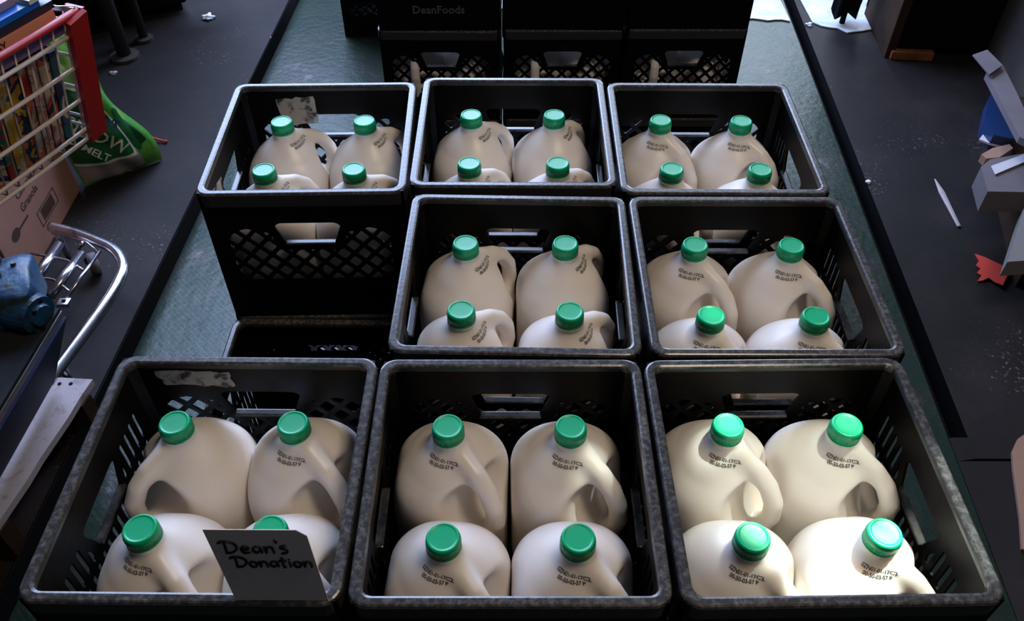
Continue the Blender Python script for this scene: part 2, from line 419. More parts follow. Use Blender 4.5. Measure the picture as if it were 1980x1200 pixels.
def make_crate():
    parts = []
    h = .0036
    parts.append(march(wall_lattice, -W2, W2, 0, HC, h, .003, lambda u, v, w_: (u, -W2+w_, v-HC-.001)))
    parts.append(march(wall_lattice, -W2, W2, 0, HC, h, .003, lambda u, v, w_: (-u, W2-w_, v-HC-.001)))
    parts.append(march(wall_slots, -W2, W2, 0, HC, h, .003, lambda u, v, w_: (W2-w_, u, v-HC-.001)))
    parts.append(march(wall_slots, -W2, W2, 0, HC, h, .003, lambda u, v, w_: (-W2+w_, -u, v-HC-.001)))
    V, Fc = join(*parts)
    bm = bmesh.new(); bm_add(bm, (V, Fc))
    # corner posts, base band, wall ribs
    for sx in (-1, 1):
        for sy in (-1, 1):
            pts = [(sx*(.1620), sy*(.145), 0), (sx*.1620, sy*.1550, 0), (sx*.1550, sy*.1620, 0), (sx*.145, sy*.1620, 0), (sx*.154, sy*.154, 0)]
            a = [bm.verts.new((x, y, -.276)) for x, y, _ in pts]; b = [bm.verts.new((x, y, -.004)) for x, y, _ in pts]
            for i in range(5): bm.faces.new((a[i], a[(i+1) % 5], b[(i+1) % 5], b[i]))
            bm.faces.new(a); bm.faces.new(b)
    bmesh.ops.recalc_face_normals(bm, faces=bm.faces)
    me = bpy.data.meshes.new('milk_crate'); bm.to_mesh(me); bm.free()
    root = link('milk_crate', me, M['plastic'])
    # rim: lofted round a square with rounded corners
    def loop(half, r, z, n=6):
        out = []
        for q in range(4):
            cx = (half-r)*(1 if q in (0, 3) else -1); cy = (half-r)*(1 if q in (0, 1) else -1)
            for k in range(n+1):
                a = q*pi/2 + k/n*pi/2; out.append((cx+r*cos(a), cy+r*sin(a), z))
        return out
    prof = [(.1655, .021, -.026), (.1660, .021, -.004), (.1645, .020, -.0008), (.1625, .019, 0), (.1560, .014, 0), (.1535, .013, -.0010), (.1525, .012, -.005), (.1525, .012, -.010), (.1595, .014, -.014), (.160, .019, -.026)]
    bm = bmesh.new(); rings = [[bm.verts.new(p) for p in loop(*q)] for q in prof]
    n = len(rings[0])
    for a, b in zip(rings, rings[1:]+rings[:1]):
        for k in range(n): bm.faces.new((a[k], a[(k+1) % n], b[(k+1) % n], b[k]))
    rm = bm_mesh('rim', bm); link('rim', rm, M['rim'], root)
    bf = march(bottom_f, -.160, .160, -.160, .160, h, .006, lambda u, v, w_: (u, v, -.276+w_))
    link('bottom_grid', me_from('bottom_grid', *bf), M['plastic'], root)
    # thick grips round the hand holes
    gm = bmesh.new()
    box(gm, (0, -.1575, -.1075), (.084, .011, .005), bevel=.002)
    grip = bm_mesh('grip', gm)
    for k in range(4):
        link('grip', grip, M['grip'], root, rot=(0, 0, k*pi/2))
    return root
crate0 = make_crate()

def place_crate(c, rot, z, label, group, first=[True]):
    r = crate0 if first[0] else copy_tree(crate0); first[0] = False
    r.location = (c[0], c[1], z); r.rotation_euler = (0, 0, RD(rot))
    tag(r, label, 'crate', group); return r
NEAR = dict(FL=((.163, .166), -.5), FC=((.499, .163), .15), FR=((.8365, .165), 1.0), MC=((.507, .503), -1.2), MR=((.8465, .501), 0.0),
            BL=((.163, .836), 1.5), BC=((.502, .856), -.1), BR=((.838, .839), -.3))
LAB = dict(
 FL='black milk crate holding milk jugs and a handwritten card, front left of the block',
 FC='black milk crate of milk jugs between the card crate and the sunlit crate',
 FR='black milk crate of four milk jugs lit by a bright patch of sunlight',
 MC='black milk crate of four milk jugs beside the empty gap in the block',
 MR='black milk crate of four milk jugs directly behind the sunlit crate',
 BL='black milk crate showing its whole lattice front behind the empty gap',
 BC='black milk crate of four milk jugs in the middle of the rear row',
 BR='black milk crate of four milk jugs at the rear right corner')
CR_ = {}
for k, (c, r) in NEAR.items():
    CR_[k] = place_crate(c, r, 0, LAB[k], 'filled milk crates in the front block')
LOW = 'black milk crate in the lower tiers underneath the crates of milk jugs'
for k, (c, r) in NEAR.items():
    for t in (1, 2): place_crate(c, r*.4, -.277*t, LOW, 'lower tiers of the front block')
place_crate((.166, .500), -.4, -.277, 'empty black milk crate one tier down in the gap of the front block', 'lower tiers of the front block')
place_crate((.166, .500), 0, -.554, LOW, 'lower tiers of the front block')
# far stacks
FARX = (.304, .6375, .971); FARY = 1.895
fname = ('left', 'middle', 'right'); far_crates = {}
for i, x in enumerate(FARX):
    for t in range(3):
        lb = ('black milk crate at the top of the %s stack behind the milk block' if t == 0 else
              'black milk crate just under the top crate in the %s stack behind the block' if t == 1 else
              'black milk crate at the bottom of the %s stack behind the block') % fname[i]
        far_crates[i, t] = place_crate((x, FARY+.006*((i*7) % 3)), (.6, -.5, .3)[(i+t) % 3], -.012-.277*t+.002*0, lb, 'black crates stacked behind the milk block')
        if t == 2: far_crates[i, t].location.z = FZ+.279
        if t == 1: far_crates[i, t].location.z = FZ+.556
        if t == 0: far_crates[i, t].location.z = FZ+.833
# further stack on the left
for t in range(3):
    place_crate((-.012, 2.93), 2, FZ+.277*(t+1), ('lowest', 'middle', 'topmost')[t] + ' black milk crate of the lone stack furthest back on the plate', 'lone crate stack at the back')

# writing on crates
tm = text_mesh('DeanFoods', .030, .0003, .0004)
lt = link('lettering', tm, mat('faded_crate_print', (.10, .10, .10), .6), far_crates[0, 0], (0, -.1622, -.228), (pi/2, 0, 0)); tag(lt, 'faded grey lettering')

# torn labels
def torn_label(parent, pts, nrm_off, seed, name='paper_label', lab='torn pale paper label'):
    rnd = random.Random(seed); out = []
    P_ = [Vector(p) for p in pts]
    for i in range(4):
        a, b = P_[i], P_[(i+1) % 4]
        for k in range(7):
            t = k/7; q = a.lerp(b, t); j = .0025
            if k: q += Vector((rnd.uniform(-j, j) if abs(pts[0][0]-pts[2][0]) > .001 else 0, rnd.uniform(-j, j) if abs(pts[0][1]-pts[2][1]) > .001 else 0, rnd.uniform(-j, j)))
            out.append(q)
    bm = bmesh.new(); f = bm.faces.new([bm.verts.new(p) for p in out]); g = bmesh.ops.extrude_face_region(bm, geom=[f])
    bmesh.ops.translate(bm, verts=[v for v in g['geom'] if isinstance(v, bmesh.types.BMVert)], vec=nrm_off)
    o = link(name, bm_mesh('paper_label', bm), M['label'], parent); tag(o, lab); return o
torn_label(CR_['BL'], [(-.098, .1582, -.030), (-.028, .1582, -.024), (-.026, .1582, -.078), (-.094, .1582, -.092)], (0, -.0005, 0), 3)
torn_label(CR_['FL'], [(-.128, .1582, -.022), (-.030, .1582, -.022), (-.030, .1582, -.052), (-.120, .1582, -.050)], (0, -.0005, 0), 5)
torn_label(CR_['BL'], [(-.1582, -.132, -.030), (-.1582, -.052, -.050), (-.1582, -.064, -.100), (-.1582, -.136, -.110)], (.0005, 0, 0), 8)

# ------------------------------------------------------------------ milk jugs
JP = np.array([(-.01, .0738), (.100, .0738), (.120, .0738), (.138, .0732), (.153, .0712), (.167, .0668), (.180, .0592), (.191, .0490), (.200, .0385), (.208, .0285), (.215, .0215), (.222, .0185), (.27, .0182)])
_z = np.arange(-.03, .29, .0005); _a = np.interp(_z, JP[:, 0], JP[:, 1]); _k = np.exp(-.5*(np.arange(-24, 25)/8.)**2); _k /= _k.sum()
_as = np.convolve(np.pad(_a, 24, mode='edge'), _k, mode='valid')
def smin(a, b, k):
    h = np.clip(.5+.5*(b-a)/k, 0, 1); return b*(1-h)+a*h-k*h*(1-h)
def smax(a, b, k): return -smin(-a, -b, k)
HPTS = [(.006, .212), (.030, .205), (.052, .196), (.071, .180), (.0835, .157), (.0865, .130), (.078, .098), (.068, .080)]
def jug_sdf(x, y, z):
    # smooth profile of half width against height
    a = np.interp(z, _z, _as)
    r = np.minimum(a, .046 + np.clip((z-.12)/.07, 0, 1)*.012)
    qx = np.abs(x)-a+r; qy = np.abs(y)-a+r
    d2 = np.hypot(np.maximum(qx, 0), np.maximum(qy, 0)) + np.minimum(np.maximum(qx, qy), 0) - r
    slope = np.clip((z-.13)/.06, 0, 1)
    d2 = d2*(1-.30*slope)
    d = smax(d2, -z, .012)
    d = smax(d, z-.240, .002)
    # embossed waist ring and shallow panel on the flanks
    s = (x+y)*.70710678; t = (x-y)*.70710678
    s_c = s + (z-.150)*.35
    e = (np.abs((s_c-.094)/.052)**2.6 + np.abs(t/.150)**2.6 + np.abs((z-.148)/.046)**2.6)**(1/2.6)
    de = (e-1)*.044
    d = smax(d, -de, .006)
    # handle, running in the corner plane
    dh = None
    for (s0, z0), (s1, z1) in zip(HPTS, HPTS[1:]):
        ds, dz = s1-s0, z1-z0; L = ds*ds+dz*dz
        u = np.clip(((s-s0)*ds+(z-z0)*dz)/L, 0, 1)
        rr = .0118
        q = np.sqrt((s-s0-u*ds)**2 + (t*.92)**2 + (z-z0-u*dz)**2) - rr
        dh = q if dh is None else np.minimum(dh, q)
    d = smin(d, dh, .012)
    # neck bead
    rad = np.hypot(x, y)
    ring = np.hypot(rad-.0190, z-.2255)-.0022
    d = smin(d, ring, .002)
    return d
def surface_nets(f, lo, hi, h):
    ax = [np.arange(l, u_+h, h) for l, u_ in zip(lo, hi)]
    X, Y, Z = np.meshgrid(*ax, indexing='ij'); D = f(X, Y, Z)
    nx, ny, nz = D.shape
    ins = D < 0
    acc = np.zeros((nx-1, ny-1, nz-1, 3)); cnt = np.zeros((nx-1, ny-1, nz-1))
    cs = [(a, b, c) for a in (0, 1) for b in (0, 1) for c in (0, 1)]
    def sub(A, c): return A[c[0]:nx-1+c[0], c[1]:ny-1+c[1], c[2]:nz-1+c[2]]
    for i, c0 in enumerate(cs):
        for c1 in cs[i+1:]:
            if sum(abs(p-q) for p, q in zip(c0, c1)) != 1: continue
            d0, d1 = sub(D, c0), sub(D, c1); cr = (d0 < 0) != (d1 < 0)
            t = np.where(cr, d0/np.where(cr, d0-d1, 1), 0)
            for k in range(3): acc[..., k] += np.where(cr, c0[k]+(c1[k]-c0[k])*t, 0)
            cnt += cr
    act = cnt > 0; idx = -np.ones(act.shape, int); idx[act] = np.arange(act.sum())
    P_ = acc[act]/cnt[act][:, None] + np.argwhere(act); P_ = P_*h + np.array(lo)
    quads = []
    for k in range(3):
        sl0 = [slice(None)]*3; sl1 = [slice(None)]*3; sl0[k] = slice(0, -1); sl1[k] = slice(1, None)
        a, b = ins[tuple(sl0)], ins[tuple(sl1)]
        ch = np.argwhere(a != b); i1, i2 = (k+1) % 3, (k+2) % 3
        ok = (ch[:, i1] > 0) & (ch[:, i2] > 0) & (ch[:, i1] < D.shape[i1]-1) & (ch[:, i2] < D.shape[i2]-1); ch = ch[ok]
        e1 = np.zeros(3, int); e1[i1] = 1; e2 = np.zeros(3, int); e2[i2] = 1
        q = [ch-e1-e2, ch-e2, ch, ch-e1]
        q = np.stack([idx[p[:, 0], p[:, 1], p[:, 2]] for p in q], 1)
        flip = ~a[ch[:, 0], ch[:, 1], ch[:, 2]]
        q[flip] = q[flip][:, ::-1]; quads.append(q)
    return P_, np.concatenate(quads)
JV, JQ = surface_nets(jug_sdf, (-.082, -.082, -.006), (.086, .086, .246), .0024)
# relax for a blow-moulded smoothness
for _ in range(3):
    s_ = np.zeros_like(JV); c_ = np.zeros(len(JV))
    for a, b in ((0, 1), (1, 2), (2, 3), (3, 0)):
        np.add.at(s_, JQ[:, a], JV[JQ[:, b]]); np.add.at(c_, JQ[:, a], 1)
        np.add.at(s_, JQ[:, b], JV[JQ[:, a]]); np.add.at(c_, JQ[:, b], 1)
    JV = JV*.5 + .5*s_/c_[:, None]
jm = me_from('milk_jug', JV.tolist(), JQ.tolist(), True)
jug0 = link('milk_jug', jm, M['jug'])
bm = bmesh.new()
lathe(bm, [(0, .2320), (.0178, .2320), (.0196, .2290), (.0198, .2400), (.0192, .2440), (.0182, .2462), (.0168, .2467), (.0158, .2465), (.0152, .2460), (.0140, .2459), (.007, .2459), (.0, .2459)], 72, rib=lambda k, z: .00035*((k % 2)*2-1) if .2285 < z < .2405 else 0)
cap_o = link('cap', bm_mesh('cap', bm, True), M['cap'], jug0)
bm = bmesh.new(); lathe(bm, [(.0186, .2268), (.0199, .2266), (.0201, .2282), (.0196, .2290), (.0180, .2289)], 48)
rg = link('seal_ring', bm_mesh('seal_ring', bm, True), M['cap'], cap_o)
# date code wrapped round the base of the neck; the handle leaves at +45 degrees, the code sits at 0
def wrap_text(lines):
    V, Fc = [], []
    for s_txt, size, z0 in lines:
        me = text_mesh(s_txt, size, 0, .00012, space=.95)
        o_ = len(V)
        for v in me.vertices:
            zz = z0 + v.co.y*.80
            ang = v.co.x/.031 - .26
            c, s2 = cos(ang), sin(ang)
            lo_, hi_ = .01, .08
            for _ in range(22):
                md = (lo_+hi_)/2
                if float(jug_sdf(np.array(md*c), np.array(md*s2), np.array(zz))) < 0: lo_ = md
                else: hi_ = md
            rr = hi_+.0006; V.append((rr*c, rr*s2, zz+.0003))
        for p in me.polygons: Fc.append([i+o_ for i in p.vertices])
    return me_from('date_code', V, Fc)
dm = wrap_text([('0ZN01-01-17C2', .0064, .2085), ('00-50-03-57 P', .0056, .2038)])
dc = link('date_code', dm, M['ink'], jug0, rot=(0, 0, 0))

JUGS = dict(   # jug order in each crate: rear left, rear right, front left, front right; handle headings in degrees (90 = away)
 FL=[(-134,), (-43,), (-46,), (-38,)], FC=[(-47,), (-43,), (-49,), (-44,)], FR=[(-41,), (-41,), (-46,), (-41,)],
 MC=[(40,), (46,), (42,), (40,)], MR=[(-46,), (-41,), (-45,), (-42,)],
 BL=[(39,), (43,), (45,), (40,)], BC=[(39,), (50,), (43,), (42,)], BR=[(-46,), (-42,), (-41,), (-40,)])
PX = dict(FL=[(.083, .246), (.231, .245), (.088, .098), (.232, .097)], FC=[(.422, .239), (.573, .239), (.425, .088), (.574, .088)],
 FR=[(.767, .242), (.913, .246), (.767, .090), (.916, .095)], MC=[(.430, .590), (.581, .590), (.428, .439), (.581, .437)],
 MR=[(.777, .579), (.922, .577), (.777, .430), (.922, .429)], BL=[(.089, .908), (.236, .912), (.087, .764), (.236, .767)],
 BC=[(.426, .932), (.576, .932), (.428, .784), (.577, .785)], BR=[(.766, .916), (.910, .914), (.767, .770), (.914, .769)])
CN = dict(FL='card crate at the front left', FC='front centre crate', FR='sunlit crate at the front right', MC='middle crate beside the gap',
          MR='middle crate on the right', BL='rear left crate', BC='rear centre crate', BR='rear right crate')
PN = ('rear left', 'rear right', 'front left', 'front right')
HN = lambda a: 'handle turned forward left' if a < -90 else 'handle turned forward right' if a < -25 else 'handle turned right' if a < 15 else 'handle turned back right'
first = True
for k in ('FL', 'FC', 'FR', 'MC', 'MR', 'BL', 'BC', 'BR'):
    c0 = Vector((*NEAR[k][0], 0))
    for i in range(4):
        j = jug0 if first else copy_tree(jug0); first = False
        x, y = PX[k][i]
        # keep the shoulders touching inside the crate
        x = min(max(x, c0.x-.0775), c0.x+.0775); y = min(max(y, c0.y-.0775), c0.y+.0775)
        j.location = (x, y, -.2692)
        hd = JUGS[k][i][0]
        j.rotation_euler = (0, 0, RD(hd-45))
        for ch in j.children:
            if ch.name.startswith('date_code'): ch.rotation_euler = (0, 0, 0 if not (k == 'FL' and i == 0) else 0)
        tag(j, 'green-capped milk jug, %s of the %s' % (PN[i], CN[k]), 'milk jug', 'gallon milk jugs in the crates')
JL = 'green-capped white milk jug half hidden inside the %s far crate, %s'
for i, x in enumerate(FARX):
    for t in (1,):
        cr = far_crates[i, t]
        for q, (dx, dy) in enumerate(((-.0755, .0755), (.0755, .0755), (-.0755, -.0755), (.0755, -.0755))):
            j = copy_tree(jug0); j.location = (cr.location.x+dx, cr.location.y+dy, cr.location.z-.2692); j.rotation_euler = (0, 0, RD((-40, 42, -134, -48)[q]))
            tag(j, 'milk jug behind the lattice of the %s far stack, %s corner' % (fname[i], PN[q]), 'milk jug', 'milk jugs in the far crates')
# small printed cartons in the uppermost far crates
def make_carton():
    bm = bmesh.new(); box(bm, (0, 0, .0325), (.054, .054, .065), bevel=.0015)
    vs = [(-.027, -.027, .065), (.027, -.027, .065), (.027, .027, .065), (-.027, .027, .065), (-.027, 0, .089), (.027, 0, .089)]
    b = [bm.verts.new(v) for v in vs]
    for f in ((0, 1, 5, 4), (2, 3, 4, 5), (0, 4, 3), (1, 2, 5), (3, 2, 1, 0)): bm.faces.new([b[i] for i in f])
    root = link('milk_carton', bm_mesh('milk_carton', bm), None)
    bm = bmesh.new(); box(bm, (0, 0, .093), (.054, .003, .012)); link('top_seam', bm_mesh('top_seam', bm), M['paper'], root)
    return root
cprint = [print_mat('carton_print_%d' % i, c, 26, i*3.1) for i, c in enumerate(([(.02, .16, .30), (.5, .5, .5), (.02, .25, .3)], [(.5, .18, .05), (.55, .5, .45), (.1, .2, .35)], [(.5, .48, .45), (.03, .1, .3), (.5, .3, .1)]))]
ct0 = None
for i in (0, 1, 2):
    cr = far_crates[i, 0]
    for lay in range(2):
        for q in range(5):
            if ct0 is None: ct0 = make_carton(); c = ct0
            else: c = copy_tree(ct0)
            c.location = (cr.location.x-.118+.059*q, cr.location.y-.118, cr.location.z-.2690+lay*.0995)
            if not c.data.materials: c.data.materials.append(cprint[0])
            c.material_slots[0].link = 'OBJECT'; c.material_slots[0].material = cprint[(q+i+lay) % 3]
            tag(c, 'small printed milk carton, %s in the %s layer, topmost %s far crate' % (('leftmost', 'second from left', 'middle one', 'second from right', 'rightmost')[q], ('lower', 'upper')[lay], fname[i]), 'milk carton', 'small cartons in the far crates')

# ------------------------------------------------------------------ handwritten card
def card():
    y0, y1 = .0035, -.010
    P_ = [(.222, .004, -.0), (.3155, .004, -.0), (.3145, .006, .124), (.306, .006, .134), (.2225, .006, .1345)]
    bm = bmesh.new(); slab(bm, P_, .0008); r = link('note_card', bm_mesh('note_card', bm), M['card'])
    tag(r, 'white card with one clipped corner and handwritten black words standing on the front left crate', 'card')
    bm = bmesh.new()
    def stroke(pts, ox, oz, s=1.0, wd=.00120):
        Q = [Vector((ox+a*s, .0022+.0001+.004*0, oz+b*s)) for a, b in pts]
        for q in Q: q.y = .004 + .002*(q.z/.1285) - .0009
        Q = smooth_path(Q, 4) if len(Q) > 2 else Q
        tube(bm, Q, wd, 6)
    # glyphs on a unit x-height, hand drawn
    G = {'D': [[(0, 1.75), (.35, 1.7), (.25, 0)], [(-.15, 1.55), (.5, 1.85), (1.15, 1.45), (1.25, .75), (.8, .1), (.25, 0)]],
         'e': [[(.05, .5), (.65, .6), (.6, .95), (.3, 1.0), (.05, .55), (.25, .02), (.75, .1)]],
         'a': [[(.7, .9), (.35, 1.0), (.05, .5), (.3, .05), (.65, .4), (.72, .95), (.75, .05)]],
         'n': [[(.05, 1.0), (.08, 0), (.2, .75), (.5, 1.0), (.68, .7), (.7, 0)]],
         "'": [[(.1, 2.0), (.25, 1.65)]],
         's': [[(.65, 1.15), (.3, 1.1), (.15, .8), (.55, .55), (.6, .1), (.1, -.1)]],
         'o': [[(.35, 1.0), (.05, .6), (.2, .05), (.6, .1), (.7, .65), (.4, 1.0)]],
         't': [[(.35, 1.7), (.3, .1), (.5, 0)], [(0, 1.1), (.7, 1.15)]],
         'i': [[(.15, .95), (.15, 0)], [(.15, 1.35), (.18, 1.4)]]}
    def word(wd_, x, z, s, adv):
        for ch, a in zip(wd_, adv):
            for st in G[ch]: stroke(st, x, z, s)
            x += a*s
    word("Dean's", .2325, .0950, .0112, (1.5, .95, 1.05, .95, .25, .9))
    word('Donation', .2370, .0690, .0102, (1.45, .95, .95, .95, .8, .45, .95, 1))
    link('handwriting', bm_mesh('handwriting', bm, True), M['marker'], r)
card()

# ------------------------------------------------------------------ shopping cart with books (left)
CO = Vector((-.236, .975, 0)); CA = Vector((-.380, -.925, 0)); CN_ = Vector((-.925, .380, 0))
Z1, Z0, TILT = .150, -.100, .066
def cl(s, t, z): return CO + CA*s + CN_*(t + TILT*(Z1-z)/(Z1-Z0)) + Vector((0, 0, z))
def make_cart():
    L, WD = .62, .60
    root = link('shopping_cart', None); root.location = (*(CO + CA*.3 + CN_*.25).xy, FZ)
    inv = Matrix.Translation(-root.location)
    def part(name, bm, mt, smooth=True, lab=None):
        me = bm_mesh(name, bm, smooth); me.transform(inv); o = link(name, me, mt, root)
        if lab: tag(o, lab)
        return o
    bm = bmesh.new(); tube(bm, [cl(0, 0, Z1), cl(L, 0, Z1)], .0065, 10); tube(bm, [cl(L, 0, Z1), cl(L, WD, Z1)], .0065, 10); tube(bm, [cl(L, WD, Z1), cl(0, WD, Z1)], .0065, 10)
    part('top_rail', bm, M['red'], lab='red top rail')
    bm = bmesh.new(); tube(bm, [cl(0, 0, Z1+.004), cl(.012, .03, Z1+.004), cl(.012, WD-.03, Z1+.004), cl(0, WD, Z1+.004)], .005, 8); part('front_rail', bm, M['chrome'])
    def strip(bm, t):
        pts = []
        slab(bm, [cl(-.004, t-.008, Z1+.004), cl(.036, t-.008, Z1-.004), cl(.034, t-.008, Z0-.004), cl(-.006, t-.008, Z0)], -.010)
        slab(bm, [cl(-.004, t-.008, Z1+.004), cl(-.004, t+.03, Z1+.004), cl(-.006, t+.03, Z0), cl(-.006, t-.008, Z0)], .006)
    bm = bmesh.new(); strip(bm, 0); part('corner_guard', bm, M['red'], False, 'red plastic corner guard')
    bm = bmesh.new()
    for z in (.118, .055, -.012, -.078, -.100):
        tube(bm, [cl(.026, -.006, z), cl(L, -.006, z)], .0038, 8)
        tube(bm, [cl(0, WD, z), cl(L, WD, z)], .003, 6)
        tube(bm, [cl(0, 0.01, z), cl(0, WD, z)], .003, 6)
    part('wire_rods', bm, M['wire'])
    bm = bmesh.new()
    k = .02
    while k < L:
        tube(bm, [cl(k+.01, .002, Z1), cl(k+.01, .002, Z0)], .0017, 6); tube(bm, [cl(k+.01, .002, Z0-.002), cl(k+.01, WD*.85, Z0-.002)], .0017, 6); k += .0275
    for t in range(1, 12): tube(bm, [cl(-.001, t*.033, Z1), cl(-.001, t*.033, Z0)], .0017, 6)
    part('wire_grid', bm, M['wire'])
    # chassis down to the floor
    bm = bmesh.new()
    for t in (.46, .57):
        tube(bm, smooth_path([cl(.56, t, Z0), cl(.60, t, -.35), cl(.60, t, FZ+.16), cl(.10, t, FZ+.14)], 5), .011, 8)
    part('chassis', bm, M['chrome'])
    for s, t in ((.60, .46), (.60, .57)):
        bm = bmesh.new(); c = cl(s, t, FZ+.055)
        tube(bm, [c-CN_*.014, c+CN_*.014], .055, 20); tube(bm, [c, c+Vector((0, 0, .12))], .008, 8); part('wheel', bm, M['steel_and_shade'])
    # rear legs of the chassis under the nose
    for t in (.46, .57):
        bm = bmesh.new(); c = cl(.10, t, FZ+.055); tube(bm, [c-CN_*.014, c+CN_*.014], .055, 20); tube(bm, [c, c+Vector((0, 0, .10))], .008, 8); part('wheel', bm, M['steel_and_shade'])
    tag(root, 'wire shopping cart with red rail and red corner guard, packed with books', 'shopping cart')
make_cart()
CRM = (.60, .50, .34); NV = (.012, .03, .09); TE = (.02, .13, .15); OR = (.55, .11, .02); YE = (.60, .36, .03); PK = (.5, .2, .17); RDc = (.42, .03, .02); GN = (.12, .16, .05); WH = (.5, .47, .42)
books = [('dark spine with a teal top', (NV, TE, CRM)), ('cream spine with an orange foot', (CRM, OR, NV)), ('cream and pink spine', (CRM, PK, WH)), ('white spine with orange pictures', (WH, OR, RDc)),
 ('yellow and blue spine', (YE, NV, OR)), ('yellow banded spine', (YE, CRM, TE)), ('red and teal pictured spine', (RDc, TE, YE)), ('orange and cream spine', (OR, CRM, NV)),
 ('teal and navy spine', (TE, NV, PK)), ('navy spine with orange spots', (NV, OR, CRM)), ('green and cream spine', (GN, CRM, TE)), ('cream spine with a red patch', (CRM, RDc, CRM)),
 ('plain cream spine', (CRM, WH, CRM)), ('cream spine with dark writing', (CRM, CRM, NV)), ('pale cream wide spine', (WH, CRM, CRM)), ('cream spine with a pink band', (CRM, PK, CRM)), ('grey and blue spine', (WH, NV, TE)), ('olive and cream spine', (GN, CRM, WH))]
s = .042
for i, (nm, cols) in enumerate(books):
    th = .0175+.006*((i*5) % 3)/2
    hb = .195+.02*((i*7) % 4)/3
    root = link('book', None); c = cl(s+th/2, .02, Z0+.004)
    root.location = c
    ax = Matrix((-CA, CN_, Vector((0, 0, 1)))).transposed()
    lean = Matrix.Rotation(RD(14.8), 3, 'X')
    root.rotation_euler = (ax @ lean).to_euler()
    bm = bmesh.new()
    box(bm, (0, .0010, hb/2), (th, .0020, hb)); box(bm, (-th/2+.0008, .07, hb/2), (.0016, .14, hb)); box(bm, (th/2-.0008, .07, hb/2), (.0016, .14, hb))
    link('cover', bm_mesh('cover', bm), print_mat('cover_print_%d' % i, cols, 13+(i*5) % 11, i*2.3, (1, 1, 1)), root)
    bm = bmesh.new(); box(bm, (0, .071, hb/2), (th-.0034, .134, hb-.006)); link('pages', bm_mesh('pages', bm), M['card'], root)
    pos = 'closest to the corner guard' if i == 0 else '%s spine from the corner guard' % ('', 'second', 'third', 'fourth', 'fifth', 'sixth', 'seventh', 'eighth', 'ninth', 'tenth', 'eleventh', 'twelfth', 'thirteenth', 'fourteenth', 'fifteenth', 'sixteenth', 'seventeenth', 'eighteenth')[i]
    tag(root, 'upright book with %s, %s' % (nm, pos), 'book', 'books standing in the cart')
    s += th+.0022
    if s > .56: break
# lying on top
def flat_book(name, label, s0, s1, t0, t1, z, th, mt, spine=None, txt=(), rot=0):
    root = link(name, None); c = CO + CA*((s0+s1)/2) + CN_*((t0+t1)/2) + Vector((0, 0, z)); root.location = c
    ax = Matrix((-CA, CN_, Vector((0, 0, 1)))).transposed() @ Matrix.Rotation(RD(rot), 3, 'Z'); root.rotation_euler = ax.to_euler()
    a, b = (s1-s0), (t1-t0)
    bm = bmesh.new(); box(bm, (0, 0, th-.001), (a, b, .002)); box(bm, (0, 0, .001), (a, b, .002)); link('cover', bm_mesh('cover', bm), mt, root)
    bm = bmesh.new(); box(bm, (0, .002, th/2), (a-.006, b-.006, th-.0045)); link('pages', bm_mesh('pages', bm), M['card'], root)
    bm = bmesh.new(); box(bm, (0, -b/2-.0012, th/2), (a, .0024, th)); link('spine', bm_mesh('spine', bm), spine or mt, root)
    for tx, sz, px, mt2 in txt:
        me = text_mesh(tx, sz, .0003, .0004); o = link('lettering', me, mt2, root, (px, -b/2-.0026, th/2-sz*.34), (pi/2, 0, 0))
    tag(root, label, 'book', 'books lying on top of the cart load')
fm = lambda n, c, r=.35: mat(n, c, r)
zz = .130
flat_book('book', 'flat purple-grey book, lowest of those lying on the cart load', .015, .33, .012, .25, .122, .018, fm('purple_cover', (.22, .12, .26)), fm('purple_spine', (.16, .10, .24)))
flat_book('book', 'flat book with orange-pink spine and coloured lettering beneath the navy one', .030, .36, .020, .25, .1405, .021, fm('orange_cover', (.50, .17, .10)), fm('salmon_spine', (.62, .27, .16)),
          (('ASSY', .017, .04, M['navy']), ('OTTO', .015, -.075, M['redpaper']), ('ii', .015, -.02, fm('yellow_ink', (.7, .42, .04)))))
flat_book('book', 'flat navy book wedged between the orange-pink spine and blue book', .022, .34, .024, .27, .162, .012, fm('navy_cover', (.01, .03, .07)), fm('navy_spine', (.006, .016, .035)), (('CLASSIC', .010, -.03, fm('grey_ink', (.3, .28, .25))),))
flat_book('book', 'flat bright blue book on the navy one', .045, .36, .026, .27, .1745, .010, fm('blue_cover', (.0, .13, .62)))
flat_book('book', 'narrow white and pale teal book on the far end of the blue one', .022, .066, .022, .27, .185, .007, print_mat('white_teal_cover', [(.62, .64, .66), (.45, .62, .60), (.6, .6, .7)], 22, 2), fm('pale_spine', (.52, .66, .64)))
flat_book('book', 'flat red book topmost of the pile on the cart', .072, .42, .046, .30, .185, .012, fm('red_cover', (.62, .03, .025)), fm('grey_spine', (.35, .25, .32)))

